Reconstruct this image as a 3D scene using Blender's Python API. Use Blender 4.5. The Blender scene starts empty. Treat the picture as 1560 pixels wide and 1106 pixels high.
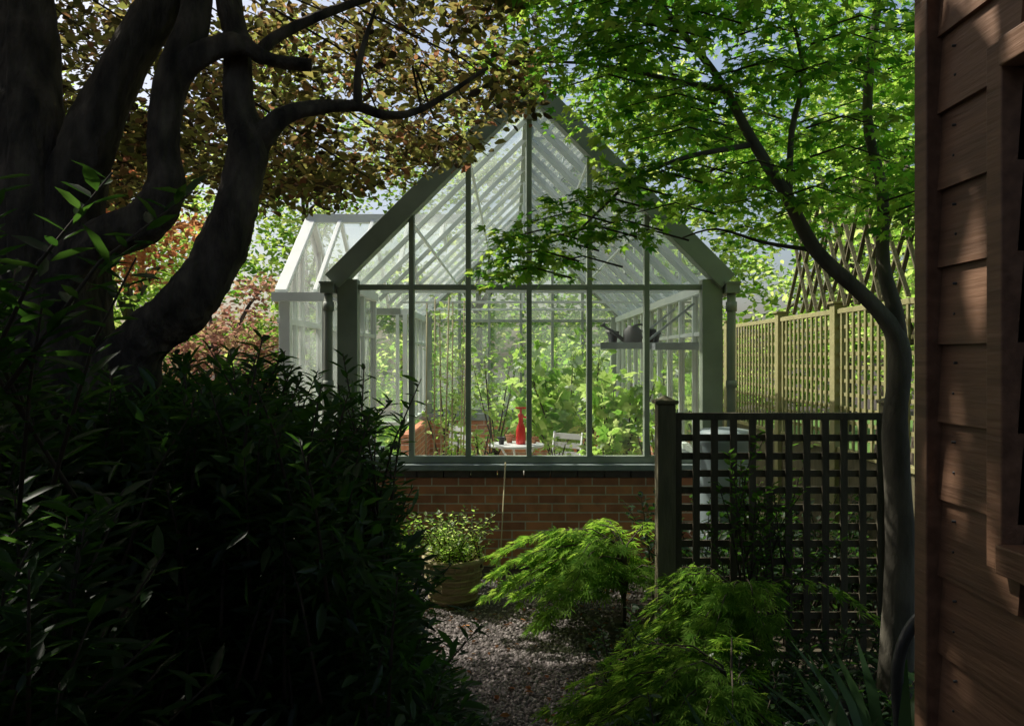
import bpy, math, numpy as np
from mathutils import Vector, Matrix
scene=bpy.context.scene
R=np.random.default_rng(7)
# ------------------------------------------------------------------ helpers
def link(o,parent=None):
    scene.collection.objects.link(o)
    if parent is not None: o.parent=parent
    return o
def empty(name):
    e=bpy.data.objects.new(name,None); e.empty_display_size=.2
    return link(e)
class MB:
    def __init__(s): s.v=[]; s.f=[]; s.sm=[]
    def _add(s,vs,fs,smooth=False):
        b=len(s.v); s.v+= [tuple(p) for p in vs]
        for f in fs: s.f.append(tuple(b+i for i in f)); s.sm.append(smooth)
    def box(s,x0,x1,y0,y1,z0,z1):
        s._add([(x0,y0,z0),(x1,y0,z0),(x1,y1,z0),(x0,y1,z0),(x0,y0,z1),(x1,y0,z1),(x1,y1,z1),(x0,y1,z1)],
               [(3,2,1,0),(4,5,6,7),(0,1,5,4),(1,2,6,5),(2,3,7,6),(3,0,4,7)])
    def beam(s,p,q,w,h,up=(0,0,1)):
        p=Vector(p);q=Vector(q);d=(q-p).normalized();up=Vector(up)
        a=d.cross(up).normalized()*w/2; b=a.cross(d).normalized()*h/2
        vs=[p-a-b,p+a-b,p+a+b,p-a+b,q-a-b,q+a-b,q+a+b,q-a+b]
        s._add(vs,[(0,1,2,3),(7,6,5,4),(4,5,1,0),(5,6,2,1),(6,7,3,2),(7,4,0,3)])
    def poly(s,vs): s._add(vs,[tuple(range(len(vs)))])
    def tube(s,path,rad,seg=10,wob=0.0,sub=1):
        P=[Vector(p) for p in path]; n=len(P)
        if not hasattr(rad,'__len__'): rad=[rad]*n
        if sub>1 and n>2:
            Q=[];RR=[]
            for i in range(n-1):
                p0=P[max(i-1,0)];p1=P[i];p2=P[i+1];p3=P[min(i+2,n-1)]
                for k in range(sub):
                    t=k/sub
                    Q.append(.5*((2*p1)+(p2-p0)*t+(2*p0-5*p1+4*p2-p3)*t*t+(3*p1-p0-3*p2+p3)*t**3))
                    RR.append(rad[i]*(1-t)+rad[i+1]*t)
            Q.append(P[-1]);RR.append(rad[-1]);P=Q;rad=RR;n=len(P)
        d0=(P[1]-P[0]).normalized(); a=d0.orthogonal().normalized()
        vs=[];ph=R.random()*6; lump=0
        ridge=[R.normal()*.5 for _ in range(seg)]
        for i in range(n):
            d=(P[min(i+1,n-1)]-P[max(i-1,0)]).normalized()
            a=(a-d*a.dot(d)).normalized(); b=d.cross(a); lump=lump*.75+R.normal()*.22
            for k in range(seg):
                t=2*math.pi*k/seg
                r=rad[i]*(1+wob*(math.sin(2*t+ph+i*.2)*.5+math.sin(3*t+i*.3+ph)*.35+(R.random()-.5)*.4+ridge[k]*.45+lump*.6))
                vs.append(P[i]+(a*math.cos(t)+b*math.sin(t))*r)
        fs=[]
        for i in range(n-1):
            for k in range(seg):
                k2=(k+1)%seg
                fs.append((i*seg+k,i*seg+k2,(i+1)*seg+k2,(i+1)*seg+k))
        fs.append(tuple(range(seg))[::-1]); fs.append(tuple((n-1)*seg+k for k in range(seg)))
        s._add(vs,fs,True)
    def lathe(s,c,prof,seg=24,open_top=False):
        vs=[];
        for r,z in prof:
            for k in range(seg):
                t=2*math.pi*k/seg; vs.append((c[0]+r*math.cos(t),c[1]+r*math.sin(t),c[2]+z))
        fs=[]
        for i in range(len(prof)-1):
            for k in range(seg):
                k2=(k+1)%seg; fs.append((i*seg+k,i*seg+k2,(i+1)*seg+k2,(i+1)*seg+k))
        fs.append(tuple(range(seg))[::-1])
        fs.append(tuple((len(prof)-1)*seg+k for k in range(seg)))
        s._add(vs,fs,True)
    def build(s,name,mat,parent=None,bevel=0):
        m=bpy.data.meshes.new(name); m.from_pydata(s.v,[],s.f); m.materials.append(mat)
        m.polygons.foreach_set('use_smooth',s.sm); m.update()
        o=bpy.data.objects.new(name,m); link(o,parent)
        if bevel:
            b=o.modifiers.new('bevel','BEVEL'); b.width=bevel; b.segments=2; b.limit_method='ANGLE'
        return o
def norm(a): return a/np.maximum(np.linalg.norm(a,axis=1,keepdims=True),1e-6)
def leaves(name,tmpl,pos,fwd,nrm,size,mat,parent=None):
    V,F=tmpl; V=np.array(V,float);F=np.array(F,int); N=len(pos);k=len(V);m=len(F)
    f=norm(fwd); n=norm(nrm-(nrm*f).sum(1,keepdims=True)*f); s=np.cross(f,n)
    vs=pos[:,None,:]+size[:,None,None]*(V[None,:,0:1]*s[:,None,:]+V[None,:,1:2]*f[:,None,:]+V[None,:,2:3]*n[:,None,:])
    fs=(F[None]+(np.arange(N)*k)[:,None,None]).reshape(-1)
    me=bpy.data.meshes.new(name)
    me.vertices.add(N*k); me.vertices.foreach_set('co',vs.reshape(-1).astype(np.float32))
    me.loops.add(len(fs)); me.loops.foreach_set('vertex_index',fs.astype(np.int32))
    me.polygons.add(N*m); me.polygons.foreach_set('loop_start',(np.arange(N*m)*4).astype(np.int32))
    try: me.polygons.foreach_set('loop_total',np.full(N*m,4,np.int32))
    except Exception: pass
    me.update(calc_edges=True); me.materials.append(mat)
    return link(bpy.data.objects.new(name,me),parent)
OVAL=([(0,0,0),(.24,.28,.05),(.24,.66,.05),(0,1,-.05),(-.24,.66,.05),(-.24,.28,.05)],[(0,1,2,3),(0,3,4,5)])
BIG=([(0,0,0),(.33,.45,0),(0,1,-.05),(-.33,.45,0)],[(0,1,2,3)])
LANCE=([(0,0,0),(.13,.3,.03),(.11,.65,.02),(0,1,-.08),(-.11,.65,.02),(-.13,.3,.03)],[(0,1,2,3),(0,3,4,5)])
STRAP=([(-.03,0,0),(.03,0,0),(.035,.35,0),(-.035,.35,0),(.03,.7,-.06),(-.03,.7,-.06),(.003,1,-.25),(-.003,1,-.25)],[(0,1,2,3),(3,2,4,5),(5,4,6,7)])
def palm(angs,lens,w):
    V=[(0,0,0)];F=[]
    for a,l in zip(angs,lens):
        a=math.radians(a);ca,sa=math.cos(a),math.sin(a)
        def p(u,v,z): return (u*ca+v*sa, v*ca-u*sa, z)
        i=len(V); V+= [p(w*l,.5*l,.01),p(0,l,-.08*l),p(-w*l,.5*l,.01)]
        F.append((0,i,i+1,i+2))
    return (V,F)
MAPLE=palm([0,42,-42,88,-88],[1,.9,.9,.6,.6],.2)
FINE=palm([0,30,-30,64,-64],[1,.92,.92,.75,.75],.075)
FIG=palm([0,50,-50,105,-105],[1,.85,.85,.55,.55],.33)
def clusters(cs,rad,n,squash=(1,1,1),rng=R):
    cs=np.array(cs,float); idx=np.repeat(np.arange(len(cs)),n)
    g=rng.normal(size=(len(idx),3)); u=norm(g)*(rng.random((len(idx),1))**.45)
    r=np.array(rad,float); r=r[idx][:,None] if r.ndim else r
    return cs[idx]+u*r*np.array(squash), u
def orient(n,up=1.,spread=.7,droop=.25,out=None):
    f=R.normal(size=(n,3)); f[:,2]=f[:,2]*.4-droop
    if out is not None: f=f*.6+out
    nr=R.normal(size=(n,3))*spread; nr[:,2]+=up
    return f,nr
def sizes(n,s,v=.35): return s*(1+v*(R.random(n)*2-1))
# ------------------------------------------------------------------ materials
def newmat(name):
    m=bpy.data.materials.new(name); m.use_nodes=True; nt=m.node_tree; nt.nodes.clear()
    out=nt.nodes.new('ShaderNodeOutputMaterial'); return m,nt,out
def ramp(nt,fac,cols):
    r=nt.nodes.new('ShaderNodeValToRGB'); e=r.color_ramp.elements
    while len(e)<len(cols): e.new(.5)
    for i,c in enumerate(cols):
        e[i].position=i/(len(cols)-1); e[i].color=(*c,1)
    nt.links.new(fac,r.inputs[0]); return r.outputs[0]
def leafmat(name,cols,trans,tmix=.45,gloss=.06,rough=.4):
    m,nt,out=newmat(name); L=nt.links.new
    g=nt.nodes.new('ShaderNodeNewGeometry')
    c1=ramp(nt,g.outputs['Random Per Island'],cols); c2=ramp(nt,g.outputs['Random Per Island'],trans)
    d=nt.nodes.new('ShaderNodeBsdfDiffuse'); t=nt.nodes.new('ShaderNodeBsdfTranslucent')
    L(c1,d.inputs[0]);L(c2,t.inputs[0])
    mx=nt.nodes.new('ShaderNodeMixShader'); mx.inputs[0].default_value=tmix
    L(d.outputs[0],mx.inputs[1]);L(t.outputs[0],mx.inputs[2])
    if gloss:
        gl=nt.nodes.new('ShaderNodeBsdfGlossy'); gl.inputs['Roughness'].default_value=rough
        m2=nt.nodes.new('ShaderNodeMixShader'); m2.inputs[0].default_value=gloss
        L(mx.outputs[0],m2.inputs[1]);L(gl.outputs[0],m2.inputs[2]); mx=m2
    L(mx.outputs[0],out.inputs[0])
    return m
def surf(name,cols,scale=4,rough=.7,bump=.2,stretch=(1,1,1),detail=6,island=0.,metal=0,bscale=None,dist=.02):
    m,nt,out=newmat(name); L=nt.links.new
    tc=nt.nodes.new('ShaderNodeTexCoord'); mp=nt.nodes.new('ShaderNodeMapping'); mp.inputs['Scale'].default_value=stretch
    L(tc.outputs['Object'],mp.inputs[0])
    n=nt.nodes.new('ShaderNodeTexNoise'); n.inputs['Scale'].default_value=scale; n.inputs['Detail'].default_value=detail
    L(mp.outputs[0],n.inputs[0])
    mr=nt.nodes.new('ShaderNodeMapRange'); mr.inputs[1].default_value=.3;mr.inputs[2].default_value=.7
    L(n.outputs[0],mr.inputs[0]); fac=mr.outputs[0]
    if island:
        g=nt.nodes.new('ShaderNodeNewGeometry'); mm=nt.nodes.new('ShaderNodeMix'); mm.inputs[0].default_value=island
        L(fac,mm.inputs[2]);L(g.outputs['Random Per Island'],mm.inputs[3]); fac=mm.outputs[0]
    c=ramp(nt,fac,cols)
    p=nt.nodes.new('ShaderNodeBsdfPrincipled'); p.inputs['Roughness'].default_value=rough; p.inputs['Metallic'].default_value=metal
    L(c,p.inputs['Base Color'])
    if bump:
        n2=nt.nodes.new('ShaderNodeTexNoise'); n2.inputs['Scale'].default_value=bscale or scale*3; n2.inputs['Detail'].default_value=8
        L(mp.outputs[0],n2.inputs[0])
        b=nt.nodes.new('ShaderNodeBump'); b.inputs['Strength'].default_value=bump; b.inputs['Distance'].default_value=dist
        L(n2.outputs[0],b.inputs['Height']);L(b.outputs[0],p.inputs['Normal'])
    L(p.outputs[0],out.inputs[0]); return m
def glassmat(name,dust_haze,tint=(.95,.98,.96),ior=1.35):
    m,nt,out=newmat(name); L=nt.links.new
    t=nt.nodes.new('ShaderNodeBsdfTransparent'); t.inputs[0].default_value=(*tint,1)
    gl=nt.nodes.new('ShaderNodeBsdfGlossy'); gl.inputs['Roughness'].default_value=.02
    fr=nt.nodes.new('ShaderNodeFresnel'); fr.inputs[0].default_value=ior
    mx=nt.nodes.new('ShaderNodeMixShader'); L(fr.outputs[0],mx.inputs[0]);L(t.outputs[0],mx.inputs[1]);L(gl.outputs[0],mx.inputs[2])
    tr=nt.nodes.new('ShaderNodeBsdfTranslucent'); tr.inputs[0].default_value=(.84,.9,.86,1)
    tc=nt.nodes.new('ShaderNodeTexCoord'); n=nt.nodes.new('ShaderNodeTexNoise'); n.inputs['Scale'].default_value=2.5; n.inputs['Detail'].default_value=8
    L(tc.outputs['Object'],n.inputs[0])
    mr=nt.nodes.new('ShaderNodeMapRange'); mr.inputs[1].default_value=.3;mr.inputs[2].default_value=.75; mr.inputs[3].default_value=dust_haze*.4; mr.inputs[4].default_value=dust_haze*1.8
    L(n.outputs[0],mr.inputs[0])
    m2=nt.nodes.new('ShaderNodeMixShader'); L(mr.outputs[0],m2.inputs[0]);L(mx.outputs[0],m2.inputs[1]);L(tr.outputs[0],m2.inputs[2])
    L(m2.outputs[0],out.inputs[0]); return m
def brickmat(name,axis):
    m,nt,out=newmat(name); L=nt.links.new
    tc=nt.nodes.new('ShaderNodeTexCoord'); sp=nt.nodes.new('ShaderNodeSeparateXYZ'); cb=nt.nodes.new('ShaderNodeCombineXYZ')
    L(tc.outputs['Object'],sp.inputs[0]); L(sp.outputs[axis],cb.inputs[0]); L(sp.outputs[2],cb.inputs[1])
    b=nt.nodes.new('ShaderNodeTexBrick'); b.inputs['Scale'].default_value=1
    b.inputs['Brick Width'].default_value=.225; b.inputs['Row Height'].default_value=.075; b.inputs['Mortar Size'].default_value=.006
    b.inputs['Mortar Smooth'].default_value=.2; b.inputs['Bias'].default_value=-.1
    b.inputs['Color1'].default_value=(.7,.28,.14,1); b.inputs['Color2'].default_value=(.4,.16,.095,1); b.inputs['Mortar'].default_value=(.64,.56,.45,1)
    L(cb.outputs[0],b.inputs[0])
    n=nt.nodes.new('ShaderNodeTexNoise'); n.inputs['Scale'].default_value=9; n.inputs['Detail'].default_value=8; L(tc.outputs['Object'],n.inputs[0])
    c=ramp(nt,n.outputs[0],[(.35,.33,.31),(1.,1,1),(1.3,1.2,1.1)])
    mx=nt.nodes.new('ShaderNodeMix'); mx.data_type='RGBA'; mx.blend_type='MULTIPLY'; mx.inputs[0].default_value=.9
    L(b.outputs[0],mx.inputs[6]);L(c,mx.inputs[7])
    p=nt.nodes.new('ShaderNodeBsdfPrincipled'); p.inputs['Roughness'].default_value=.85; L(mx.outputs[2],p.inputs['Base Color'])
    bp=nt.nodes.new('ShaderNodeBump'); bp.inputs['Strength'].default_value=.5; bp.inputs['Distance'].default_value=.01; bp.invert=True
    L(b.outputs[1],bp.inputs['Height']);L(bp.outputs[0],p.inputs['Normal']);L(p.outputs[0],out.inputs[0]); return m

M_frame_shaded=surf('sage_paint_shaded',[(.22,.26,.21),(.33,.37,.31)],scale=3,rough=.5,bump=.03)  # frame paint darkened: the front gable's shade is put into the colour
M_frame_sunlit=surf('sage_paint_sunlit',[(.6,.65,.61),(.72,.77,.73)],scale=3,rough=.5,bump=.03)  # same frame paint made paler, with the wing's sunlight in the colour
M_glass=glassmat('glazing',.018,ior=1.4); M_roofglass=glassmat('roof_glazing',.15); M_rearglass=glassmat('rear_glazing',.17)  # rear and roof milkiness partly raised to put a bright haze into the glass
M_brickx=brickmat('brick_x',0); M_bricky=brickmat('brick_y',1)
M_sill=surf('slate_sill',[(.2,.24,.25),(.32,.36,.36)],scale=8,rough=.6)
M_dbrick=surf('engineering_brick',[(.06,.05,.05),(.14,.11,.1)],scale=20,rough=.5,island=.6)
M_bark=surf('bark',[(.018,.014,.011),(.075,.058,.042),(.16,.125,.09)],scale=14,rough=.95,bump=1.,stretch=(1,1,.35),bscale=26,dist=.04)
M_bark2=surf('maple_bark',[(.06,.055,.04),(.17,.15,.11)],scale=10,rough=.9,bump=.5,stretch=(1,1,.4))
M_twig=surf('twig_bark',[(.04,.03,.02),(.08,.06,.04)],scale=10,rough=.9,bump=0)
M_shed=surf('stained_cedar',[(.10,.05,.028),(.2,.105,.06),(.29,.16,.095)],scale=4,rough=.55,bump=.3,stretch=(9,.7,9),island=.38,bscale=12,dist=.008)
M_trell=surf('trellis_wood',[(.05,.042,.026),(.12,.10,.06)],scale=8,rough=.85,bump=.3,stretch=(3,3,.6),island=.3)
M_post=surf('post_wood',[(.10,.095,.05),(.19,.165,.09)],scale=8,rough=.85,bump=.3,stretch=(3,3,.6),island=.2)
M_trell2=surf('pressure_treated_wood',[(.24,.23,.09),(.42,.39,.19)],scale=8,rough=.85,bump=.2,island=.4)
M_soil=surf('soil',[(.02,.015,.01),(.045,.035,.022),(.07,.055,.035)],scale=6,rough=1,bump=.8,detail=10)
M_lawn=surf('lawn',[(.07,.16,.02),(.13,.24,.05)],scale=20,rough=1,bump=.6,detail=10)
M_gravelbed=surf('gravel_bed',[(.04,.034,.03),(.12,.1,.095)],scale=45,rough=.95,bump=.9,detail=4)
M_stone=surf('gravel_stone',[(.06,.05,.045),(.15,.125,.12),(.33,.29,.28)],scale=3,rough=.85,bump=0,island=.9)
M_pave=surf('paving',[(.55,.53,.47),(.68,.66,.6)],scale=5,rough=.9,bump=.3)
M_pave2=surf('patio',[(.2,.19,.17),(.32,.3,.27)],scale=5,rough=.9,bump=.3)
M_white=surf('white_paint',[(.72,.73,.74),(.8,.8,.8)],scale=4,rough=.45,bump=0)
M_red=surf('red_plastic',[(.7,.02,.02),(.8,.05,.03)],scale=4,rough=.35,bump=0)
M_dark=surf('dark_plastic',[(.02,.02,.022),(.05,.05,.05)],scale=6,rough=.5,bump=.1)
M_terra=surf('terracotta',[(.38,.17,.09),(.5,.25,.14)],scale=8,rough=.9,bump=.2)
M_wicker=surf('weathered_basket',[(.28,.22,.12),(.46,.39,.23)],scale=12,rough=.9,bump=.8,stretch=(1,1,4))
M_butt=surf('grey_plastic',[(.3,.36,.38),(.38,.44,.46)],scale=5,rough=.5,bump=0)
M_cane=surf('bamboo_cane',[(.4,.33,.18),(.55,.45,.25)],scale=10,rough=.7,bump=0)
M_metal=surf('galvanised',[(.3,.33,.35),(.45,.48,.5)],scale=8,rough=.4,bump=0,metal=.6)

L_green=leafmat('leaf_green',[(.03,.08,.015),(.07,.14,.03),(.11,.16,.03)],[(.2,.5,.04),(.4,.7,.08),(.6,.75,.12)],.5,0)
L_in=leafmat('leaf_greenhouse',[(.06,.12,.03),(.10,.18,.05),(.13,.2,.07)],[(.3,.6,.08),(.55,.8,.16),(.8,.93,.35)],.62,.04)
L_bg=leafmat('leaf_background',[(.04,.08,.02),(.08,.14,.03),(.12,.17,.04)],[(.15,.35,.05),(.5,.72,.1),(.85,.9,.3)],.64,0)
L_maple=leafmat('leaf_maple',[(.03,.08,.02),(.06,.14,.03),(.09,.18,.03)],[(.09,.34,.03),(.38,.72,.06),(.72,.93,.16)],.64,.02)
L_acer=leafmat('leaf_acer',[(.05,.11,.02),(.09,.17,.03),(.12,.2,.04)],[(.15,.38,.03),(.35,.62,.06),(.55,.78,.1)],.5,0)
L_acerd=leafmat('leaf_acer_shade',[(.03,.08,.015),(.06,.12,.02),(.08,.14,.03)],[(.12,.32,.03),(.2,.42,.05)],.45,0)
L_copper=leafmat('leaf_copper',[(.03,.025,.015),(.05,.05,.02),(.065,.055,.025)],[(.07,.04,.025),(.14,.13,.045),(.34,.38,.09),(.55,.48,.14),(.42,.18,.1)],.55,.02)
L_coppero=leafmat('leaf_copper_orange',[(.08,.04,.02),(.12,.06,.03)],[(.5,.25,.08),(.8,.42,.16),(.75,.25,.12)],.55,0)
L_pink=leafmat('leaf_red',[(.14,.07,.05),(.2,.1,.08),(.2,.14,.08)],[(.5,.22,.17),(.7,.4,.28),(.6,.5,.2)],.45,0)
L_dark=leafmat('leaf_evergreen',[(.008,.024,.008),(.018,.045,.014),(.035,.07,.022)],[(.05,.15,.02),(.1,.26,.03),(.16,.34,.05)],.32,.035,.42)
L_shade_hedge=leafmat('leaf_shade_hedge',[(.01,.03,.01),(.03,.05,.018)],[(.03,.08,.02),(.05,.1,.02)],.2,0)
L_bright=leafmat('leaf_bright',[(.08,.15,.02),(.11,.19,.04),(.12,.2,.05)],[(.4,.75,.09),(.65,.9,.17),(.88,.97,.38)],.64,.02)

# ------------------------------------------------------------------ light
el=math.radians(51); az=math.radians(-57)
S=Vector((math.sin(az)*math.cos(el),math.cos(az)*math.cos(el),math.sin(el)))
w=bpy.data.worlds.new("World"); scene.world=w; w.use_nodes=True; nt=w.node_tree
bg=nt.nodes['Background']; sk=nt.nodes.new('ShaderNodeTexSky'); sk.sky_type='NISHITA'; sk.sun_disc=False
sk.sun_elevation=el; sk.sun_rotation=az%(2*math.pi); sk.dust_density=4; sk.ozone_density=.5; nt.links.new(sk.outputs[0],bg.inputs[0]); bg.inputs[1].default_value=.15
sl=bpy.data.lights.new('sun','SUN'); sl.energy=5; sl.angle=math.radians(.5); sl.color=(1,.95,.84)
so=link(bpy.data.objects.new('sun',sl)); so.rotation_euler=S.to_track_quat('Z','Y').to_euler(); so.location=S*30
# ------------------------------------------------------------------ camera
cd=bpy.data.cameras.new('camera'); cam=link(bpy.data.objects.new('camera',cd)); cam.location=(0,0,1.75)
cam.rotation_euler=(math.radians(90),0,0); cd.lens=28; cd.sensor_width=36; cd.shift_y=-.005; cd.clip_start=.05; cd.clip_end=500
scene.camera=cam
scene.view_settings.view_transform='Standard'; scene.view_settings.look='None'; scene.view_settings.exposure=0
# ------------------------------------------------------------------ ground & path
b=MB(); b.poly([(-120,-120,0),(120,-120,0),(120,120,0),(-120,120,0)]); b.build('ground',M_soil)
b=MB(); b.poly([(-14,13.4,.004),(14,13.4,.004),(14,24,.004),(-14,24,.004)]); b.build('lawn',M_lawn)
pc=[(.10,-2),(.10,0),(.07,1.5),(.06,2.6),(.08,3.6),(.0,4.6),(-.1,5.5),(-.1,6.3)]
pw=[.3,.3,.2,.19,.25,.4,.75,1.0]
ys=np.linspace(-2,6.3,60); cx=np.interp(ys,[p[1] for p in pc],[p[0] for p in pc]); wd=np.interp(ys,[p[1] for p in pc],pw)
b=MB()
for i in range(59):
    b.poly([(cx[i]-wd[i],ys[i],.004),(cx[i]+wd[i],ys[i],.004),(cx[i+1]+wd[i+1],ys[i+1],.004),(cx[i+1]-wd[i+1],ys[i+1],.004)])
path=empty('gravel_path'); b.build('bed',M_gravelbed,path)
N=15000; yy=1.8+R.random(N)*4.6; c_=np.interp(yy,ys,cx); w_=np.interp(yy,ys,wd)
xx=c_+(R.random(N)*2-1)*w_*(1.05+.15*R.normal(size=N))
STONE=([(-.8,-.6,0),(.7,-.8,0),(.9,.6,0),(-.6,.9,0),(-.5,-.3,.8),(.4,-.5,.9),(.5,.4,.75),(-.4,.5,.7)],[(4,5,6,7),(0,1,5,4),(1,2,6,5),(2,3,7,6),(3,0,4,7)])
f=R.normal(size=(N,3)); nr=R.normal(size=(N,3))*.35; nr[:,2]+=1; f[:,2]*=.2
leaves('stones',STONE,np.stack([xx,yy,np.full(N,.004)],1),f,nr,sizes(N,.010,.6),M_stone,path)
N=500; P=np.stack([-1.2+R.random(N)*2.6,2+R.random(N)*4.3,np.full(N,.022)],1); f=R.normal(size=(N,3)); f[:,2]*=.1; nr=R.normal(size=(N,3))*.25; nr[:,2]+=1
leaves('fallen_leaves',OVAL,P,f,nr,sizes(N,.04),L_coppero)

# ------------------------------------------------------------------ greenhouse
XL,XR,XC,Y0,Y1,zs,ze,zr=-1.47,1.77,.15,6.74,12.9,.86,2.42,4.04
hw=XR-XC
gh=empty('greenhouse')
def rz(x): return ze+(zr-ze)*(1-abs(x-XC)/hw)
def gable(fr,y,out=-1,wide=.16):
    fr.box(XL,XL+.17,y-.05,y+.08,zs,ze-.01); fr.box(XR-.17,XR,y-.05,y+.08,zs,ze-.01)
    fr.box(XL+.17,XR-.17,y-.012,y+.062,zs,zs+.06)
    fr.box(XL+.17,XR-.17,y-.012,y+.062,2.325,2.37)
    for x in (-.85,-.37,.145,.655,1.14):
        fr.box(x-.022,x+.022,y-.02,y+.07,zs+.061,rz(x)-.06)
    for s in (-1,1):
        e=Vector((XC+s*(hw+.04),y-.01,ze-.03)); t=Vector((XC,y-.01,zr+.015))
        fr.beam(e,t,.15,wide,up=(s*.7,0,.71))
    fr.box(XC-.05,XC+.05,y-.1,y+.02,zr-.28,zr+.25)
fr=MB(); gable(fr,Y0); gable(fr,Y1)
def sidewall(fr,x,ya,yb,step=.6):
    n=max(1,round((yb-ya)/step))
    fr.box(x-.035,x+.035,ya,yb,zs,zs+.05); fr.box(x-.05,x+.05,ya,yb,ze-.1,ze-.02)
    for i in range(n+1):
        y=ya+(yb-ya)*i/n; fr.box(x-.028,x+.028,y-.022,y+.022,zs+.05,ze-.1)
    fr.box(x-.02,x+.02,ya,yb,1.95,1.985)
fi=MB()
sidewall(fi,XR-.06,Y0+.1,Y1-.1); sidewall(fi,XL+.06,Y0+.1,8.1); sidewall(fi,XL+.06,10.5,Y1-.1)
nb=9
for i in range(nb+1):
    y=Y0+.1+(Y1-Y0-.2)*i/nb
    for s in (-1,1):
        fi.beam((XC+s*hw,y,ze-.03),(XC,y,zr-.03),.024,.045,up=(s*.7,0,.71))
for s in (-1,1):
    for t in (.36,.68):
        fi.beam((XC+s*hw*(1-t),Y0,ze+(zr-ze)*t-.06),(XC+s*hw*(1-t),Y1,ze+(zr-ze)*t-.06),.025,.025)
for y in (8.3,9.9,11.4): fi.beam((XL+.1,y,ze+.02),(XR-.1,y,ze+.02),.025,.03); 
for y in (8.3,9.9,11.4): fi.beam((XC,y,ze+.03),(XC,y,zr-.1),.02,.02,up=(0,1,0))
fr.beam((XC,Y0-.02,zr),(XC,Y1+.02,zr),.09,.12)
for k in range(34):
    y=Y0+.1+k*.18; fr.beam((XC,y,zr+.05),(XC,y,zr+.15),.012,.05,up=(0,1,0))
gut=MB()
for s,x in ((-1,XL-.07),(1,XR+.07)):
    ya=Y0-.12
    if s<0: segs=[(ya,8.0),(10.6,Y1+.1)]
    else: segs=[(ya,Y1+.1)]
    for a,c in segs:
        gut.box(x-.055,x+.055,a,c,ze-.13,ze-.05); gut.box(x-.065,x+.065,a-.01,c+.01,ze-.05,ze-.035)
    px=x; gut.tube([(px,Y0-.06,ze-.12),(px,Y0-.06,ze-.3),(px,Y0-.05,.25)],.036,12)
    gut.tube([(px,Y0-.06,ze-.28),(px,Y0-.06,ze-.2)],.046,12); gut.tube([(px,Y0-.06,1.5),(px,Y0-.06,1.56)],.045,12)
gut.build('gutters',M_frame_shaded,gh)
WX,WA,WB,WM,WR=-2.35,8.1,10.5,9.3,3.35
XV=XC-hw*(1-(WR-ze)/(zr-ze))
for y,yo in ((WA,-.05),(WB,.05)):
    fi.box(WX,WX+.1,y-.04,y+.06,zs,ze-.05); fi.box(WX-.07,XL,y-.05+yo,y+.06+yo,ze-.1,ze-.01)
    fi.box(WX+.1,XL,y-.02,y+.05,zs,zs+.05)
    fi.box(-1.93,-1.89,y-.02,y+.04,zs+.05,ze-.1)
    fi.box(-1.53,-1.49,y-.02,y+.04,zs+.05,ze-.1)
for x in (WX,-2.0,-1.62,-1.2,-.8):
    for y in (WA,WB):
        s=1 if y==WA else -1
        t0=0 if x<=XL else (x-XL)/(XV-XL)
        fi.beam((x,y+s*1.2*t0,ze+(WR-ze)*t0),(x,WM,WR),.04 if x>WX else .12,.06,up=(0,-s*.6,.78))
fi.beam((WX-.05,WM,WR+.02),(XV,WM,WR+.02),.09,.1)
for y in (WA+.05,8.6,8.9,9.7,10.0,WB): fi.box(WX-.03,WX+.03,y-.03,y+.03,.2,ze+(WR-ze)*(1-abs(y-WM)/1.2)-.03)
fi.box(WX-.04,WX+.04,WA,WB,2.1,2.16)
fr.build('frame',M_frame_shaded,gh,bevel=.004); fi.build('side_and_wing_frame',M_frame_sunlit,gh,bevel=.003)
gl=MB()
y=Y0+.025; gl.poly([(XL+.1,y,zs),(XR-.1,y,zs),(XR-.1,y,ze),(XC,y,zr-.04),(XL+.1,y,ze)])
gl.build('front_glazing',M_glass,gh); gl=MB()
y=Y1+.025; gl.poly([(XL+.1,y,zs),(XR-.1,y,zs),(XR-.1,y,ze),(XC,y,zr-.04),(XL+.1,y,ze)])
gl.poly([(XR-.06,Y0+.1,zs),(XR-.06,Y1-.1,zs),(XR-.06,Y1-.1,ze),(XR-.06,Y0+.1,ze)])
gl.poly([(XL+.06,Y0+.1,zs),(XL+.06,WA,zs),(XL+.06,WA,ze),(XL+.06,Y0+.1,ze)])
gl.poly([(XL+.06,WB,zs),(XL+.06,Y1-.1,zs),(XL+.06,Y1-.1,ze),(XL+.06,WB,ze)])
for y in (WA,WB): gl.poly([(WX+.05,y,zs),(XL,y,zs),(XL,y,ze),(WX+.05,y,ze)])
gl.poly([(WX,WA,.1),(WX,WB,.1),(WX,WB,ze),(WX,WM,WR),(WX,WA,ze)])
gl.build('wall_glazing',M_rearglass,gh)
gl=MB()
gl.poly([(XR,Y0,ze),(XR,Y1,ze),(XC,Y1,zr),(XC,Y0,zr)])
gl.poly([(XL,Y0,ze),(XL,WA,ze),(XV,WM,WR),(XL,WB,ze),(XL,Y1,ze),(XC,Y1,zr),(XC,Y0,zr)])
for y in (WA,WB): gl.poly([(WX,y,ze),(XL,y,ze),(XV,WM,WR),(WX,WM,WR)])
gl.build('roof_glazing',M_roofglass,gh)
b=MB()
b.box(XL,XR,Y0-.04,Y0+.16,0,.74); b.box(XL,XR,Y1-.1,Y1+.1,0,.74); b.box(WX,XL,WA-.1,WA+.1,0,.74)
b.build('brick_plinth',M_brickx,gh)
b=MB(); b.box(XR-.16,XR-.003,Y0+.16,Y1-.1,0,.739); b.box(XL+.003,XL+.16,Y0+.16,WA-.1,0,.739); b.box(XL+.003,XL+.16,WB,Y1-.1,0,.739)
b.build('brick_side_plinth',M_bricky,gh)
b=MB()
x=XL
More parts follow.
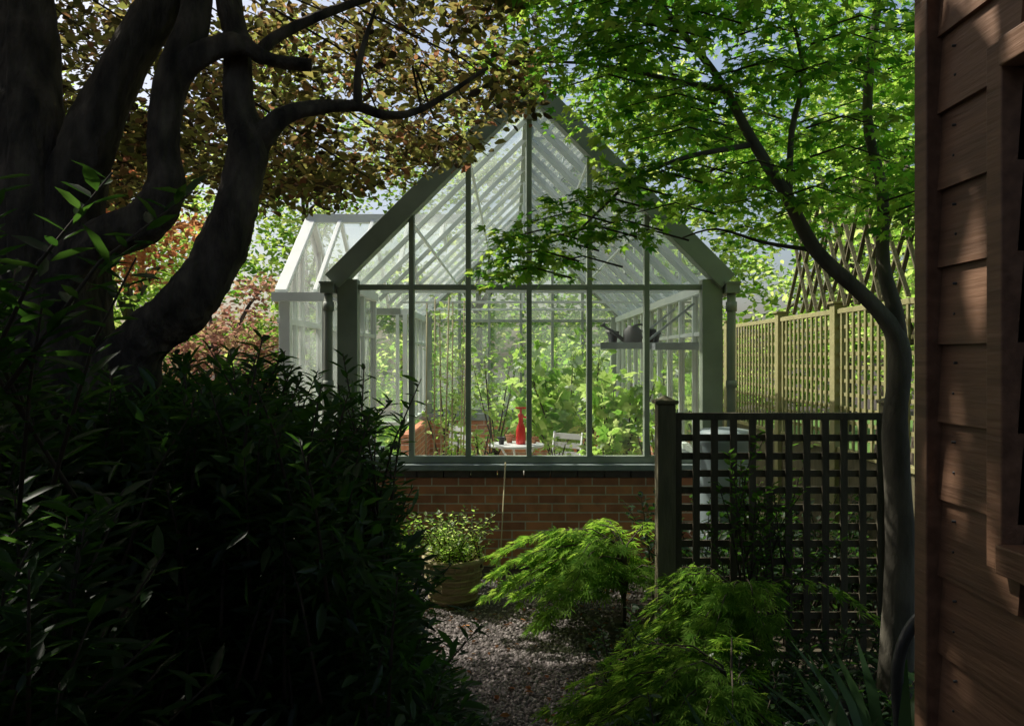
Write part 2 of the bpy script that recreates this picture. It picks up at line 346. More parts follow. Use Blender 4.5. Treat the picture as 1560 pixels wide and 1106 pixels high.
while x<XR-.05:
    x2=min(x+.215,XR); b.box(x,x2,Y0-.045,Y0+.16,.745,.805); x+=.225
b.build('header_course',M_dbrick,gh,bevel=.003)
b=MB(); b.box(XL-.03,XR+.03,Y0-.1,Y0+.18,.808,zs-.002); b.box(XL-.03,XR+.03,Y1-.12,Y1+.12,.745,zs-.002)
b.box(XR-.18,XR+.03,Y0+.18,Y1-.12,.741,zs-.004); b.box(XL-.03,XL+.18,Y0+.18,WA,.741,zs-.004); b.box(WX,XL-.031,WA-.12,WA+.1,.741,zs-.003)
b.build('sill',M_sill,gh,bevel=.006)
b=MB(); b.box(WX+.01,XR-.17,Y0+.17,Y1-.11,0,.03); b.build('floor',M_pave,gh)
b=MB()
for i in range(7):
    for j in range(6):
        b.box(-5+i*.5,-5+i*.5+.49,5.9+j*.5,5.9+j*.5+.49,0,.025)
b.build('paving_slabs',M_pave2,None,bevel=.004)

# high shelf inside
sh=empty('greenhouse_shelf'); b=MB()
for k in range(6): b.box(.8,1.68,7.25+k*.17,7.25+k*.17+.14,1.86,1.885)
b.box(.8,1.69,7.2,7.23,1.83,1.89); b.box(1.26,1.69,7.0,7.19,1.82,1.88)
b.beam((1.67,7.3,2.25),(1.2,7.3,1.87),.02,.02); b.beam((1.67,8.2,2.25),(1.2,8.2,1.87),.02,.02)
b.build('slats',M_metal,sh)
for i,(x,y,s) in enumerate(((.95,7.5,.06),(1.38,7.7,.06),(1.28,7.45,.07))):
    p=MB(); p.lathe((x,y,1.886),[(s*.6,0),(s*.85,s*1.5),(s,s*1.5),(s,s*1.9),(s*.85,s*1.9),(s*.8,s*1.5)],20); p.build('plant_pot',M_dark)
wc=MB(); wc.lathe((1.12,7.4,1.887),[(.085,0),(.09,.02),(.085,.12),(.05,.15),(.05,.16)],20)
wc.tube([(1.04,7.4,1.91),(.93,7.4,2.0),(.86,7.4,2.04)],[.02,.014,.012],8); wc.tube([(.86,7.4,2.04),(.84,7.4,2.065)],[.012,.03],10)
wc.tube([(1.2,7.4,1.93),(1.28,7.4,2.0),(1.2,7.4,2.06),(1.12,7.4,2.04)],.01,8,sub=4); wc.build('watering_can',M_dark)

# bistro table
t=MB(); tx,ty=.05,9.1
t.lathe((tx,ty,.74),[(.3,0),(.32,.005),(.32,.025),(.3,.03)],32)
for k in range(3):
    a=k*2.094+.4; ca,sa=math.cos(a),math.sin(a)
    t.tube([(tx+.25*ca,ty+.25*sa,.74),(tx+.06*ca,ty+.06*sa,.5),(tx+.05*ca,ty+.05*sa,.3),(tx+.28*ca,ty+.28*sa,.03)],.012,8,sub=4)
t.lathe((tx,ty,.4),[(.07,0),(.08,.01),(.07,.02)],16)
t.build('bistro_table',M_white)
for i,(dx,dy,s) in enumerate(((-.17,-.08,.045),(-.08,.1,.05),(.2,.05,.04))):
    p=MB(); p.lathe((tx+dx,ty+dy,.771),[(s*.6,0),(s*.85,s*1.5),(s,s*1.5),(s,s*1.9),(s*.85,s*1.9),(s*.8,s*1.5)],16); p.build('plant_pot',M_terra if i else M_dark)
def chair(x,y,rot):
    c=MB()
    for s in (-.19,.19):
        c.tube([(s,.2,.0),(s,-.12,.45),(s,-.2,.9)],.012,8); c.tube([(s,-.2,0),(s,.18,.45)],.012,8)
    for k in range(6): c.box(-.2,.2,-.15+k*.06,-.15+k*.06+.045,.45,.465)
    for k in range(3): c.box(-.2,.2,-.2-.0,-.185,.62+k*.1,.62+k*.1+.06)
    o=c.build('bistro_chair',M_white); o.location=(x,y,.03); o.rotation_euler=(0,0,rot)
chair(.5,8.7,2.45); chair(-.5,9.9,-.9)
r=MB(); zt=.771
r.lathe((tx+.05,ty-.05,zt),[(.05,0),(.056,.02),(.054,.16),(.042,.21),(.028,.24),(.026,.3),(.032,.31),(.032,.34),(.013,.35),(.013,.4)],20)
r.beam((tx-.01,ty-.05,zt+.41),(tx+.11,ty-.05,zt+.41),.022,.022); r.tube([(tx+.08,ty-.05,zt+.31),(tx+.14,ty-.05,zt+.28),(tx+.13,ty-.05,zt+.16)],.011,8,sub=3)
r.build('pressure_sprayer',M_red)

def plant(name,x,y,h,spread,n,tmpl,size,mat,pot=True,nst=7,z0=.03,potr=.18,potm=None,hmin=.35,droop=.3,cr=.3):
    e=empty(name); zb=z0
    if pot:
        p=MB(); s=potr; p.lathe((x,y,z0),[(s*.68,0),(s*.9,s*1.35),(s*1.03,s*1.35),(s*1.03,s*1.65),(s*.92,s*1.65),(s*.9,s*1.5)],24); p.build('pot',potm or M_terra,e); zb=z0+s*1.5
    st=MB(); cs=[];
    for i in range(nst):
        a=R.random()*6.28; q=spread*(.3+.7*R.random()); top=h*(hmin+(1-hmin)*R.random())
        p0=Vector((x+R.normal()*.03,y+R.normal()*.03,zb-.03)); p2=Vector((x+math.cos(a)*q,y+math.sin(a)*q,z0+top)); p1=(p0+p2)/2+Vector((math.cos(a)*q*.1,math.sin(a)*q*.1,.12))
        st.tube([p0,p1,p2],[.014,.01,.004],6,sub=4)
        for t_ in (.5,.7,.85,1.): cs.append(tuple(p0*(1-t_)**2+p1*2*t_*(1-t_)+p2*t_*t_))
    st.build('stems',M_twig,e)
    pos,u=clusters(cs,max(.12,spread*cr),max(1,n//len(cs))); f,nr=orient(len(pos),1,.8,droop,u)
    leaves('leaves',tmpl,pos,f,nr,sizes(len(pos),size,.45),mat,e); return e
plant('fig_tree',.7,10.3,1.9,.85,520,FIG,.125,L_in,nst=14)
plant('fig_tree',1.2,8.8,1.5,.5,380,FIG,.105,L_in,nst=12)
plant('fig_tree',.9,8.0,1.15,.3,220,FIG,.085,L_in,nst=8)
plant('citrus_tree',-.25,11.6,1.8,.6,480,OVAL,.1,L_in,nst=10)
plant('tomato_plant',1.35,7.4,1.15,.2,240,OVAL,.06,L_in,nst=7)
plant('potted_herb',-.5,7.6,1.15,.2,450,OVAL,.05,L_bright,nst=10,potr=.2)
plant('pepper_plant',1.1,11.6,2.0,.7,480,OVAL,.115,L_in,nst=12)
plant('potted_herb',-.32,8.2,.98,.15,180,OVAL,.05,L_in,nst=10)
plant('potted_herb',.42,8.0,1.0,.14,200,OVAL,.05,L_in,nst=10)
plant('tomato_plant',-.9,10.8,1.7,.4,300,OVAL,.08,L_in,nst=8)
b=MB(); e=empty('cane_support')
for i in range(7):
    x=-.86+i*.06; y=7.9+ (i%3)*.25; b.tube([(x,y,.03),(x+.02+R.normal()*.02,y+.1,2.25+R.random()*.2)],.008,6)
b.build('canes',M_cane,e)
pos,u=clusters([(-.8+R.random()*.35,7.9+R.random()*.6,.5+R.random()*1.8) for _ in range(50)],.1,6); f,nr=orient(len(pos))
leaves('climber_leaves',OVAL,pos,f,nr,sizes(len(pos),.06),L_in,e)

# ------------------------------------------------------------------ trellis (foreground)
tr=empty('trellis_panel'); ty=4.5
b=MB(); b.box(.815,.915,ty-.05,ty+.05,0,1.49); b.box(2.1,2.19,ty-.045,ty+.045,0,1.49)
for x0,x1 in((.80,.93),(2.085,2.205)): b.box(x0,x1,ty-.065,ty+.065,1.492,1.512)
for xc in (.865,2.145): b._add([(xc-.05,ty-.05,1.513),(xc+.05,ty-.05,1.513),(xc+.05,ty+.05,1.513),(xc-.05,ty+.05,1.513),(xc,ty,1.54)],[(0,1,4),(1,2,4),(2,3,4),(3,0,4)])
b.build('posts',M_post,tr,bevel=.004)
b=MB()
b.box(.917,2.098,ty-.024,ty+.024,1.40,1.44); b.box(.917,2.098,ty-.024,ty+.024,.06,.1)
n=11
for i in range(n+1):
    x=.935+i*(2.08-.935)/n; j=R.normal()*.003; b.box(x-.019+j,x+.019+j,ty-.018,ty-.002,.1,1.40)
for k in range(1,13):
    z=.1+k*.1; j=R.normal()*.003; b.box(.92,2.095,ty+.0,ty+.015,z-.019+j,z+.019+j)
b.build('lattice',M_trell,tr)
fe=empty('trellis_fence'); X=2.62; b=MB()
for y in (4.6,6.4,7.75,9.6,11.4,13.2): b.box(X-.05,X+.05,y-.05,y+.05,0,2.18); b.box(X-.065,X+.065,y-.065,y+.065,2.182,2.2)
b.box(X-.03,X+.03,4.6,13.2,2.1,2.14); b.box(X-.03,X+.03,4.6,13.2,1.0,1.04)
b.build('posts_and_rails',M_trell2,fe,bevel=.003)
b=MB(); y=4.7
while y<13.1:
    b.box(X-.028,X-.014,y-.014,y+.014,1.04,2.1); y+=.105
for k in range(1,10): b.box(X-.013,X+.0,4.65,13.2,1.04+k*.106-.014,1.04+k*.106+.014)
b.build('lattice',M_trell2,fe)
b=MB(); y=4.6
while y<13.1:
    b.box(X-.012,X+.012,y,y+.118,.02,.998); y+=.12
b.build('boards',M_post,fe)
b=MB(); X=2.64
for i in range(12):
    y=4.9+i*.2
    b.beam((X,y,2.16),(X+.02+R.normal()*.04,y+.62+R.normal()*.05,3.1+R.random()*.2),.014,.03,up=(1,0,0))
    b.beam((X+.02,y+.62,2.16),(X+.02+R.normal()*.04,y+R.normal()*.05,3.05+R.random()*.2),.014,.03,up=(1,0,0))
b.build('diamond_lattice_topper',M_post,fe)

# ------------------------------------------------------------------ shed
sd=empty('garden_shed'); X=.87; YF=1.66; b=MB(); bh=.157
wy0,wy1,wz0,wz1=.55,1.37,1.43,2.25
def board(b,z,ya,yb):
    b._add([(X-.0,ya,z),(X-.0,yb,z),(X+.02,ya,z),(X+.02,yb,z),(X+.012,ya,z+bh+.012),(X+.012,yb,z+bh+.012),(X+.028,ya,z+bh+.012),(X+.028,yb,z+bh+.012)],
           [(0,1,5,4),(1,0,2,3),(2,6,7,3),(4,5,7,6),(0,4,6,2),(1,3,7,5)])
z=.05
while z<2.75:
    if z+bh<wz0 or z>wz1: board(b,z,-1.2,YF-.03)
    else:
        board(b,z,wy1,YF-.03); board(b,z,-1.2,wy0)
    z+=bh
b.build('cladding',M_shed,sd)
b=MB(); b.box(X-.022,X+.03,YF-.03,YF+.02,0,2.85); b.box(X-.018,X+.03,-1.23,-1.2,0,2.85); b.build('corner_trim',M_shed,sd,bevel=.003)
b=MB()
z=.06; 
while z<2.8: b.box(X+.035,3.0,YF-.012,YF+.006,z,z+bh-.002); z+=bh
b.build('end_cladding',M_shed,sd,bevel=.003)
b=MB(); b.box(X-.028,X+.03,wy1-.0,wy1+.045,wz0-.05,wz1+.05); b.box(X-.028,X+.03,wy0-.045,wy0,wz0-.05,wz1+.05)
b.box(X-.034,X+.03,wy0,wy1,wz1,wz1+.05); b.box(X-.04,X+.03,wy0,wy1,wz0-.05,wz0); b.box(X-.015,X+.025,.94,.975,wz0,wz1)
b.build('window_frame',M_shed,sd,bevel=.003)
b=MB(); b.poly([(X+.01,wy0,wz0),(X+.01,wy1,wz0),(X+.01,wy1,wz1),(X+.01,wy0,wz1)]); b.build('window_glass',M_glass,sd)
b=MB(); b.box(X+.03,3.0,-1.2,YF-.05,0,.05); b.poly([(3.0,-1.2,0),(3.0,YF,0),(3.0,YF,2.8),(3.0,-1.2,2.8)]); b.poly([(X+.05,-1.21,0),(3,-1.21,0),(3,-1.21,2.8),(X+.05,-1.21,2.8)]); b.build('interior_walls',M_shed,sd)
b=MB(); b.beam((X-.2,.2,2.83),(1.95,.2,3.5),3.1,.04,up=(0,0,1)); b.beam((3.2,.2,2.83),(1.95,.2,3.5),3.1,.04); b.build('roof',M_dark,sd)
b=MB(); z=.05+.05
while z<2.75:
    for dz in (.0,.06): b.tube([(X-.002+.004,YF-.085+R.normal()*.004,z+dz+.01),(X+.02,YF-.085,z+dz+.01)],.0028,6)
    z+=bh
b.build('nails',M_dark,sd)

# ------------------------------------------------------------------ copper tree
ct=empty('copper_beech_tree'); b=MB()
b.tube([(-1.62,3.15,-.1),(-1.6,3.12,.4),(-1.62,3.08,1.0),(-1.68,3.05,1.55),(-1.78,3.0,2.06),(-1.8,3.0,2.48),(-1.85,3.05,2.85),(-1.9,3.1,3.22),(-2.1,3.2,4.2),(-2.4,3.3,5.4)],[.34,.27,.24,.21,.14,.112,.104,.1,.09,.04],28,.13,10)
b.tube([(-1.66,3.05,1.75),(-1.66,3.0,2.28),(-1.58,2.98,2.55),(-1.49,3.0,2.8),(-1.34,3.05,3.1),(-1.1,3.2,3.6),(-.8,3.6,4.6),(-.5,4,5.6)],[.15,.11,.094,.084,.075,.07,.06,.03],26,.13,10)
b.tube([(-1.72,3.0,1.75),(-1.66,2.95,2.03),(-1.51,2.9,2.17),(-1.33,2.9,2.25),(-1.26,2.9,2.37),(-1.28,2.92,2.52),(-1.26,2.95,2.78),(-1.19,3.0,3.1),(-1.3,3.2,3.8),(-1.7,3.6,5)],[.15,.105,.088,.076,.068,.062,.058,.056,.05,.03],26,.16,10)
b.tube([(-1.62,3.08,1.35),(-1.45,3.0,1.7),(-1.34,2.95,1.84),(-1.2,2.92,1.94),(-1.1,2.95,2.1),(-1.03,2.97,2.33),(-.99,3,2.54),(-1.04,3.02,2.7),(-1.05,3.05,2.95),(-1.09,3.1,3.3),(-.9,3.4,4.2),(-.6,4.2,5.2)],[.2,.12,.1,.092,.088,.08,.076,.056,.052,.05,.04,.02],26,.18,10)
b.tube([(-1.0,3,2.5),(-.93,3,2.6),(-.83,3.02,2.68),(-.62,3.1,2.73),(-.5,3.15,2.71),(-.36,3.2,2.75),(-.1,3.3,2.95)],[.06,.045,.034,.024,.018,.013,.006],12,.25,6)
b.tube([(-1.27,2.95,2.76),(-1.19,2.95,2.85),(-1.03,2.95,2.91),(-.9,2.97,2.86),(-.755,3,2.85)],[.05,.042,.036,.03,.022],14,.3,6)
b.tube([(-.95,2.97,2.86),(-.9,3,2.95),(-.7,3.1,3.1),(-.4,3.3,3.3)],[.03,.022,.018,.008],10,.1,4)
b.tube([(-.6,3.1,2.72),(-.6,3.12,2.9),(-.55,3.2,3.15)],[.02,.014,.006],8,.1,4)
b.tube([(-1.84,3.05,2.9),(-2.2,3.3,3.2),(-2.8,3.8,3.7),(-3.8,4.5,4.6)],[.08,.06,.05,.02],10,.1,4)
b.tube([(-1.2,3.1,3.3),(-1.0,3.9,3.9),(-.7,5.0,4.7),(-.6,6,5.4)],[.07,.055,.04,.02],10,.1,4)
b.build('trunk_and_limbs',M_bark,ct)
cs=[]
def zmin_c(x): return np.interp(x,[-3.2,-1.6,-1.0,-.6,-.26,.1,.4],[2.6,2.56,2.56,2.64,2.8,3.1,3.3])
for _ in range(400):
    x=-3.2+R.random()*3.35; y=3.5+R.random()*2.4; z0=1.75+(zmin_c(x*4/y)-1.75)*y/4
    cs.append((x,y,z0+(R.random()**1.3)*1.25))
cs=np.array(cs)
pos,u=clusters(cs,.2,58,(1,1,.6)); f,nr=orient(len(pos),1,.7,.3)
leaves('lower_leaves',OVAL,pos,f,nr,sizes(len(pos),.052,.45),L_copper,ct)
tw=MB()
for c in cs[::3]:
    c=Vector(c); tw.tube([c+Vector((-.35+R.normal()*.1,-.2+R.normal()*.15,.25)),c+Vector((-.1,0,.1)),c+Vector((.15,.1,-.05))],[.006,.004,.002],5)
tw.build('twigs',M_twig,ct)
cs=[]
while len(cs)<275:
    x=-7.5+R.random()*9.0; y=-.5+R.random()*7.4; z=max(4.6,1.75+.47*y+.35)+R.random()*1.8
    if x>-3.2 and y>4.3: continue
    if abs(x+1.45)<.7 and abs(y-3.15)<.5 and R.random()<.75: continue  # gaps cut in the crown to let sun patches through
    if abs(x+3.3)<.6 and abs(y-4.2)<.5 and R.random()<.8: continue
    cs.append((x,y,z))
pos,u=clusters(cs,.72,58,(1,1,.6)); f,nr=orient(len(pos),1,.6,.2)
leaves('upper_shade_leaves',BIG,pos,f,nr,sizes(len(pos),.22),L_copper,ct)  # crown above the view, added and shaped to shade the foreground

# ------------------------------------------------------------------ maple
mt=empty('japanese_maple_tree'); b=MB()
b.tube([(1.80,3.75,-.1),(1.79,3.72,.3),(1.80,3.7,.9),(1.78,3.7,1.4),(1.80,3.7,1.78),(1.69,3.7,1.98),(1.42,3.7,2.24),(1.27,3.68,2.5),(1.11,3.7,2.77),(.98,3.75,3.05),(.8,3.8,3.32),(.55,3.9,3.7),(.2,4.1,4.3)],[.09,.072,.062,.058,.056,.036,.03,.026,.024,.02,.017,.013,.006],16,.16,6)
b.tube([(1.80,3.7,1.7),(1.79,3.72,1.95),(1.77,3.8,2.2),(1.79,3.85,2.56),(1.74,3.9,2.95),(1.85,4,3.6),(2.1,4.2,4.4)],[.045,.036,.032,.028,.024,.02,.01],12,.1,4)
b.tube([(1.12,3.7,2.74),(.95,3.65,2.7),(.79,3.62,2.66),(.57,3.6,2.57),(.4,3.6,2.42),(.25,3.6,2.27)],[.015,.012,.01,.008,.006,.004],8,.1,4)
b.tube([(1.28,3.68,2.48),(1.3,3.7,2.8),(1.37,3.75,3.1),(1.3,3.8,3.5),(1.2,3.9,4)],[.018,.015,.012,.01,.005],8,.1,4)
b.tube([(1.0,3.74,3.0),(.7,3.7,3.05),(.4,3.8,3.15),(.05,3.9,3.2)],[.014,.011,.008,.004],8,.1,4)
b.tube([(1.4,3.7,2.25),(1.2,3.8,2.3),(1.0,3.9,2.38),(.85,4,2.35)],[.012,.009,.006,.004],8,.1,4)
b.tube([(1.35,3.75,3.05),(1.6,3.9,3.2),(1.9,4.2,3.3)],[.012,.009,.004],8,.1,4)
b.build('trunk_and_limbs',M_bark2,mt)
def zmin_m(x): return np.interp(x,[-.1,.2,.75,1.05,1.2,1.45,1.6,2.4],[3.25,3.0,2.75,2.4,2.1,2.2,2.35,2.4])
pads=[]
for _ in range(220):
    y=3.2+R.random()*2.3; x=(.02+R.random()*2.55)*y/4; z0=1.75+(zmin_m(x*4/y)-1.75)*y/4
    pads.append((x,y,z0+.05+R.random()*1.5*y/4,.26))
for x,y,z in [(.02,3.6,2.30),(.15,3.6,2.38),(.28,3.62,2.46),(.42,3.6,2.5),(.55,3.55,2.55),(.25,3.5,2.3),(.0,3.55,2.2),(.1,3.65,2.26),(.4,3.7,2.36),(.5,3.6,2.3),(.62,3.6,2.42),(.55,3.7,2.62),(.7,3.6,2.6),(.2,3.6,2.18),(-.03,3.6,2.13)]:
    pads.append((x,y,z,.14))
pads=np.array(pads)
idx=np.repeat(np.arange(len(pads)),np.where(pads[:,3]>.2,88,60))
a=R.random(len(idx))*6.283; rr=np.sqrt(R.random(len(idx)))*pads[idx,3]*1.15
off=np.stack([np.cos(a)*rr,np.sin(a)*rr,-rr*rr*.7+R.normal(size=len(idx))*.025],1)
f=np.stack([np.cos(a),np.sin(a),np.full(len(a),-.35)],1)+R.normal(size=(len(a),3))*.35
nr=R.normal(size=(len(a),3))*.4; nr[:,2]+=1
leaves('leaves',MAPLE,pads[idx,:3]+off,f,nr,sizes(len(idx),.042),L_maple,mt)
tw=MB()
for p in pads[::1]:
    c=Vector(p[:3]); dx=.3 if c.x<1.2 else -.25
    tw.tube([c+Vector((dx,0,-.02)),c+Vector((dx*.4,0,.03)),c,c+Vector((-dx*.5,.03,-.03))],[.005,.004,.003,.0015],5)
tw.build('twigs',M_twig,mt)
cs=[]
while len(cs)<90:
    x=.8+R.random()*4.5; y=-.5+R.random()*4.2; z=max(4.2,1.75+.47*y+.3)+R.random()*1.6; cs.append((x,y,z))
pos,u=clusters(cs,.6,60,(1,1,.5)); f,nr=orient(len(pos),1,.5,.2)
leaves('upper_shade_leaves',BIG,pos,f,nr,sizes(len(pos),.18),L_maple,mt)  # out-of-view foliage over the camera, added to block sky light

# ------------------------------------------------------------------ background trees
def mass(name,boxes,ncl,nl,rad,size,mat,trunks=True,tm=OVAL):
    e=empty(name); cs=[];t=MB()
    for (cx_,cy_,cz_,rx,ry,rz_) in boxes:
        g=norm(R.normal(size=(ncl,3)))*(R.random((ncl,1))**.4)
        c=np.array([cx_,cy_,cz_])+g*np.array([rx,ry,rz_]); c=c[c[:,2]>.1]; cs.append(c)
        if trunks:
            t.tube([(cx_,cy_,0),(cx_+.1,cy_,cz_*.5),(cx_-.1,cy_,cz_+rz_*.5)],[.12,.08,.03],8,.1,3)
            for k in range(5):
                q=c[R.integers(len(c))]; t.tube([(cx_,cy_,cz_*.6),((cx_+q[0])/2,(cy_+q[1])/2,(cz_*.7+q[2])/2+.3),tuple(q)],[.06,.035,.01],6,.1,3)
    cs=np.concatenate(cs); pos,u=clusters(cs,rad,nl,(1,1,.65)); pos=pos[pos[:,2]>.02]; f,nr=orient(len(pos),1,.7,.2)
    leaves('leaves',tm,pos,f,nr,sizes(len(pos),size),mat,e)
    if trunks: t.build('trunks',M_bark,e)
mass('background_trees',[(-11,20,4.7,3.5,2.2,4.7),(-5.5,21,5.4,3.4,1.8,5.2),(-1,22,5,3,1.8,5),(3.5,21,5.4,3.2,1.8,5.2),(8,19,5,3.2,2.2,4.8),(13,18,5,3.5,2.2,5)],100,75,.75,.17,L_bg,True,BIG)
mass('boundary_hedge',[(-14,26,2.5,5,1.5,3),(-6,26,2.5,5,1.5,3),(2,26,2.5,5,1.5,3),(10,26,2.5,5,1.5,3),(17,24,2.5,5,1.5,3)],80,45,.8,.26,L_green,False,BIG)
mass('garden_shrubs',[(-1.7,15.5,1.0,1.5,.8,1.2),(1.2,15.8,1.0,1.6,.8,1.3),(3.6,15,1.3,1.4,.9,1.6)],48,55,.4,.12,L_bright,False,BIG)
mass('green_tree',[(4.8,9.5,3.2,1.5,1.8,1.9),(4.4,6.5,3.3,1.3,1.3,1.6),(6,13,4,2.2,1.6,2.6)],70,66,.4,.09,L_bright,True,OVAL)
mass('red_leaf_shrub',[(-4.3,11.6,1.7,1.3,1.0,1.3),(-6.5,9.5,1.9,1.3,1.0,1.5)],55,70,.35,.09,L_pink,True,OVAL)
mass('copper_plum_tree',[(-4.3,8.0,3.3,1.2,.8,.9)],60,70,.3,.075,L_coppero,True,OVAL)
mass('garden_tree',[(-7.5,15.5,4.2,2.2,1.3,2.4),(-9,11.5,3.2,2,1.5,2.4)],60,60,.5,.14,L_bg,True,BIG)
mass('unseen_shade_hedge',[(-5,-4,2.5,2.5,1.0,3),(0,-4.5,2.5,2.5,1.0,3),(5,-3.5,2.5,2.5,1.0,3),(-6.5,0,2.4,.9,2.8,2.8),(-6.3,4,1.6,.9,2.0,2.0)],90,36,.7,.34,L_shade_hedge,False,BIG)  # unseen hedge around the camera, added to block low sky light

# ------------------------------------------------------------------ shrubs
def shrub(name,stems,mat,tmpl,lsize,per=34,fill=None,lean=.2):
    e=empty(name); t=MB(); P=[];Fw=[];Nn=[]
    for (x,y,z,h) in stems:
        d=Vector((R.normal()*lean,R.normal()*lean,1)).normalized(); p0=Vector((x,y,z)); p1=p0+d*h*.6; p2=p0+d*h+Vector((d.x,d.y,-.1))*h*.25
        t.tube([p0,p1,p2],[.006,.004,.002],5)
        for k in range(per):
            s=.15+.85*k/per; q=p0*(1-s)**2+p1*2*s*(1-s)+p2*s*s; a=k*2.4+R.random()
            P.append(q); o=Vector((math.cos(a),math.sin(a),.45+R.normal()*.3)); Fw.append(o); Nn.append(Vector((-math.cos(a)*.5+R.normal()*.3,-math.sin(a)*.5+R.normal()*.3,1)))
    t.build('stems',M_twig,e); P=np.array(P);Fw=np.array(Fw);Nn=np.array(Nn)
    leaves('leaves',tmpl,P,Fw,Nn,sizes(len(P),lsize),mat,e)
    if fill is not None:
        cs,r,n=fill; pos,u=clusters(cs,r,n); k=pos[:,2]>.02; pos=pos[k];u=u[k]; f,nr=orient(len(pos),1,.6,.1,u); leaves('inner_leaves',tmpl,pos,f,nr,sizes(len(pos),lsize*1.3),mat,e)
    return e
st=[];fill=[]
def ztop(x): return np.interp(x,[-2.6,-1.9,-1.5,-1.2,-.85,-.68,-.55,-.43,-.32,-.18],[1.85,1.8,1.75,1.82,1.84,1.72,1.5,1.1,.5,.2])
for _ in range(560):
    x=-2.6+R.random()*2.35; y=2.2+R.random()*1.5; zt=ztop(x*2.9/y)*(.35+.65*R.random()**.6); h=min(.35+R.random()*.2,zt+.1)
    st.append((x,y,max(.0,zt-h),h))
for _ in range(520):
    x=-2.5+R.random()*2.2; y=2.3+R.random()*1.4; fill.append((x,y,max(.05,(ztop(x*2.9/y)-.25)*R.random())))
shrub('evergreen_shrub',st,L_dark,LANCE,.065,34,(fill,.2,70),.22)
st=[(-.66+R.random()*.2,2.9+R.random()*.4,.7+R.random()*.45,.55+R.random()*.2) for _ in range(20)]
shrub('willowleaf_shrub',st,L_dark,LANCE,.07,26,None,.16)
st=[(-1.5+R.random()*.55,1.45+R.random()*.5,.55+R.random()*.5,.45) for _ in range(70)]+[(-1.25+R.random()*.25,1.6+R.random()*.3,1.3+R.random()*.4,.55) for _ in range(16)]
st+=[(-1.1+R.random()*.85,1.6+R.random()*.7,.0+R.random()*.35,.4) for _ in range(110)]
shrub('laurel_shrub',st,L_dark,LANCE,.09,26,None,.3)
st=[(-1.0+R.random()*.62,3.2+R.random()*.8,.0,.25+R.random()*.15) for _ in range(80)]+[(-.36+R.random()*.2,2.2+R.random()*1.2,0,.14+R.random()*.14) for _ in range(40)]
shrub('low_shrub',st,L_dark,OVAL,.05,22,None,.35)
st=[(.5+R.random()*1.5,2.4+R.random()*1.9,.0,.2+R.random()*.28) for _ in range(280)]
shrub('border_shrub',st,L_dark,OVAL,.045,24,None,.4)
st=[(1.2+R.random()*.4,4.3+R.random()*.3,.2+R.random()*.6,.6) for _ in range(34)]
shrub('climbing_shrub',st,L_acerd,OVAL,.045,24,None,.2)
st=[(1.0+R.random()*1.5,4.8+R.random()*1.3,.0,.4+R.random()*.5) for _ in range(150)]
shrub('shade_shrub',st,L_dark,OVAL,.06,26,None,.3)
st=[(-1.2+R.random()*.5,5.3+R.random()*1.0,.0,.3+R.random()*.35) for _ in range(50)]
shrub('sunlit_shrub',st,L_acer,OVAL,.05,20,None,.3)
def straps(name,cs,mat,h=.5):
    P=[];Fw=[]
    for x,y in cs:
        for k in range(34):
            a=R.random()*6.28; P.append((x+math.cos(a)*.05,y+math.sin(a)*.05,0)); Fw.append((math.cos(a)*.5,math.sin(a)*.5,1))
    P=np.array(P,float);Fw=np.array(Fw,float)+R.normal(size=(len(P),3))*.12
    Nn=np.stack([-Fw[:,0],-Fw[:,1],np.full(len(P),.4)],1)
    leaves(name,STRAP,P,Fw,Nn,sizes(len(P),h),mat)
straps('iris_clump',[(1.0,2.4),(1.25,2.6),(1.15,2.2),(.8,2.3),(1.4,2.9)],L_dark,.55)
straps('daylily_clump',[(-.3,3.0),(-.42,2.6)],L_dark,.35)
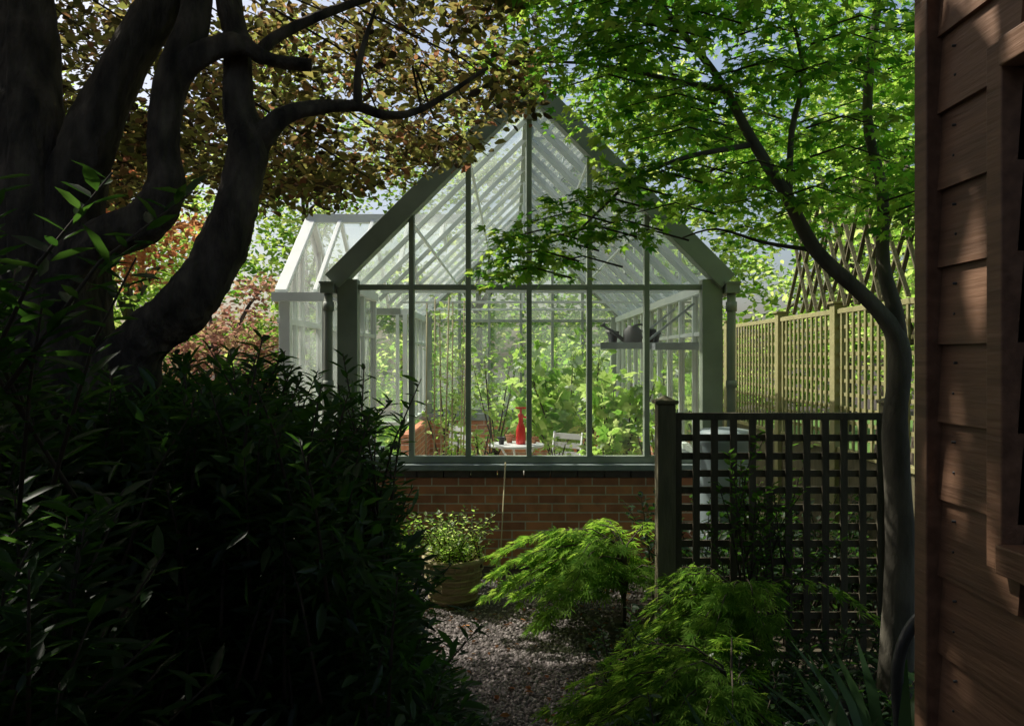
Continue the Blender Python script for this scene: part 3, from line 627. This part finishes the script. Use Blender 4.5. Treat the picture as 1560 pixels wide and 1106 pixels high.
def acer(name,base,nsp,lmin,lmax,zlo,zhi,abias,mat,size=.06,nl=60,asp=1.2):
    e=empty(name); t=MB(); P=[];Fw=[]
    B=Vector(base)
    for i in range(nsp):
        a=abias+R.normal()*asp; L_=lmin+(lmax-lmin)*R.random()**.8; o=Vector((math.cos(a),math.sin(a)*.8,0)); zt=zlo+(zhi-zlo)*R.random()
        p0=B+o*.04+Vector((0,0,zt*.8)); p1=B+o*L_*.5+Vector((0,0,zt*1.15)); p2=B+o*L_+Vector((0,0,zt*.82-.18*L_))
        bez=lambda s:p0*(1-s)**2+p1*2*s*(1-s)+p2*s*s
        t.tube([B+Vector((0,0,-.02)),B+Vector((0,0,zt*.5)),bez(0.),bez(.3),bez(.6),bez(.95)],[.012,.01,.006,.004,.003,.0015],5)
        sd_=Vector((-o.y,o.x,0)).normalized()
        for k in range(nl):
            s=R.random()**.7; q=bez(s)
            w_=(R.random()*2-1)*(.115*(1.15-.9*s)); q=q+sd_*w_+Vector((0,0,-abs(w_)*.3+R.normal()*.006))
            P.append(q); Fw.append(o*.9+sd_*w_*7+Vector((R.normal()*.25,R.normal()*.25,-.3-.35*R.random())))
    t.build('stems',M_twig,e); P=np.array(P);Fw=np.array(Fw); nr=R.normal(size=(len(P),3))*.3; nr[:,2]+=1
    leaves('leaves',FINE,P,Fw,nr,sizes(len(P),size),mat,e)
acer('dissected_maple',(.72,5.1,0),48,.35,1.05,.34,.72,math.pi*1.0,L_acer,.065,70,1.0)
acer('dissected_maple',(1.2,4.15,0),36,.25,.68,.38,.7,math.pi*1.05,L_acer,.055,58,1.0)
acer('dissected_maple',(.95,3.45,0),56,.35,.95,.16,.52,math.pi*1.05,L_acer,.055,72,1.0)
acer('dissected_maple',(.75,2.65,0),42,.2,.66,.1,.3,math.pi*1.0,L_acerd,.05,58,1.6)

pl=empty('basket_planter'); b=MB(); c=(-.42,5.7,0)
b.lathe(c,[(.15,0),(.17,.04),(.2,.25),(.215,.3),(.225,.3),(.225,.335),(.2,.335),(.19,.27)],32)
for k in range(26):
    a=k/26*6.283; b.tube([(c[0]+math.cos(a)*.155,c[1]+math.sin(a)*.155,0),(c[0]+math.cos(a)*.212,c[1]+math.sin(a)*.212,.3)],.007,5)
for z in (.05,.1,.15,.2,.25):
    r_=.165+z*.18; b.tube([(c[0]+math.cos(k/24*6.283)*r_,c[1]+math.sin(k/24*6.283)*r_,z) for k in range(25)],.009,5)
b.build('basket',M_wicker,pl)
st=[(c[0]+R.normal()*.08,c[1]+R.normal()*.08,.27,.16+R.random()*.28) for _ in range(80)]
shrub('planter_herbs',st,L_bright,OVAL,.036,20,None,.5)
b=MB(); c=(1.66,6.2,0)
b.lathe(c,[(.17,0),(.19,.05),(.2,.4),(.205,.9),(.2,1.08),(.215,1.1),(.215,1.16),(.19,1.19),(.05,1.21)],28)
b.tube([(c[0],c[1]-.2,.2),(c[0],c[1]-.27,.2)],.015,8)
b.build('water_butt',M_butt)
b=MB(); b.tube([(-.1,6.15,.0),(-.055,6.63,.88)],.006,6); b.build('garden_cane',M_cane)
b=MB(); b.tube([(1.48,2.95,0),(1.44,2.95,.35),(1.43,2.95,.62),(1.5,2.95,.78),(1.62,2.98,.8),(1.66,3.0,.7)],.022,10,sub=5); b.build('hose_pipe',M_dark)
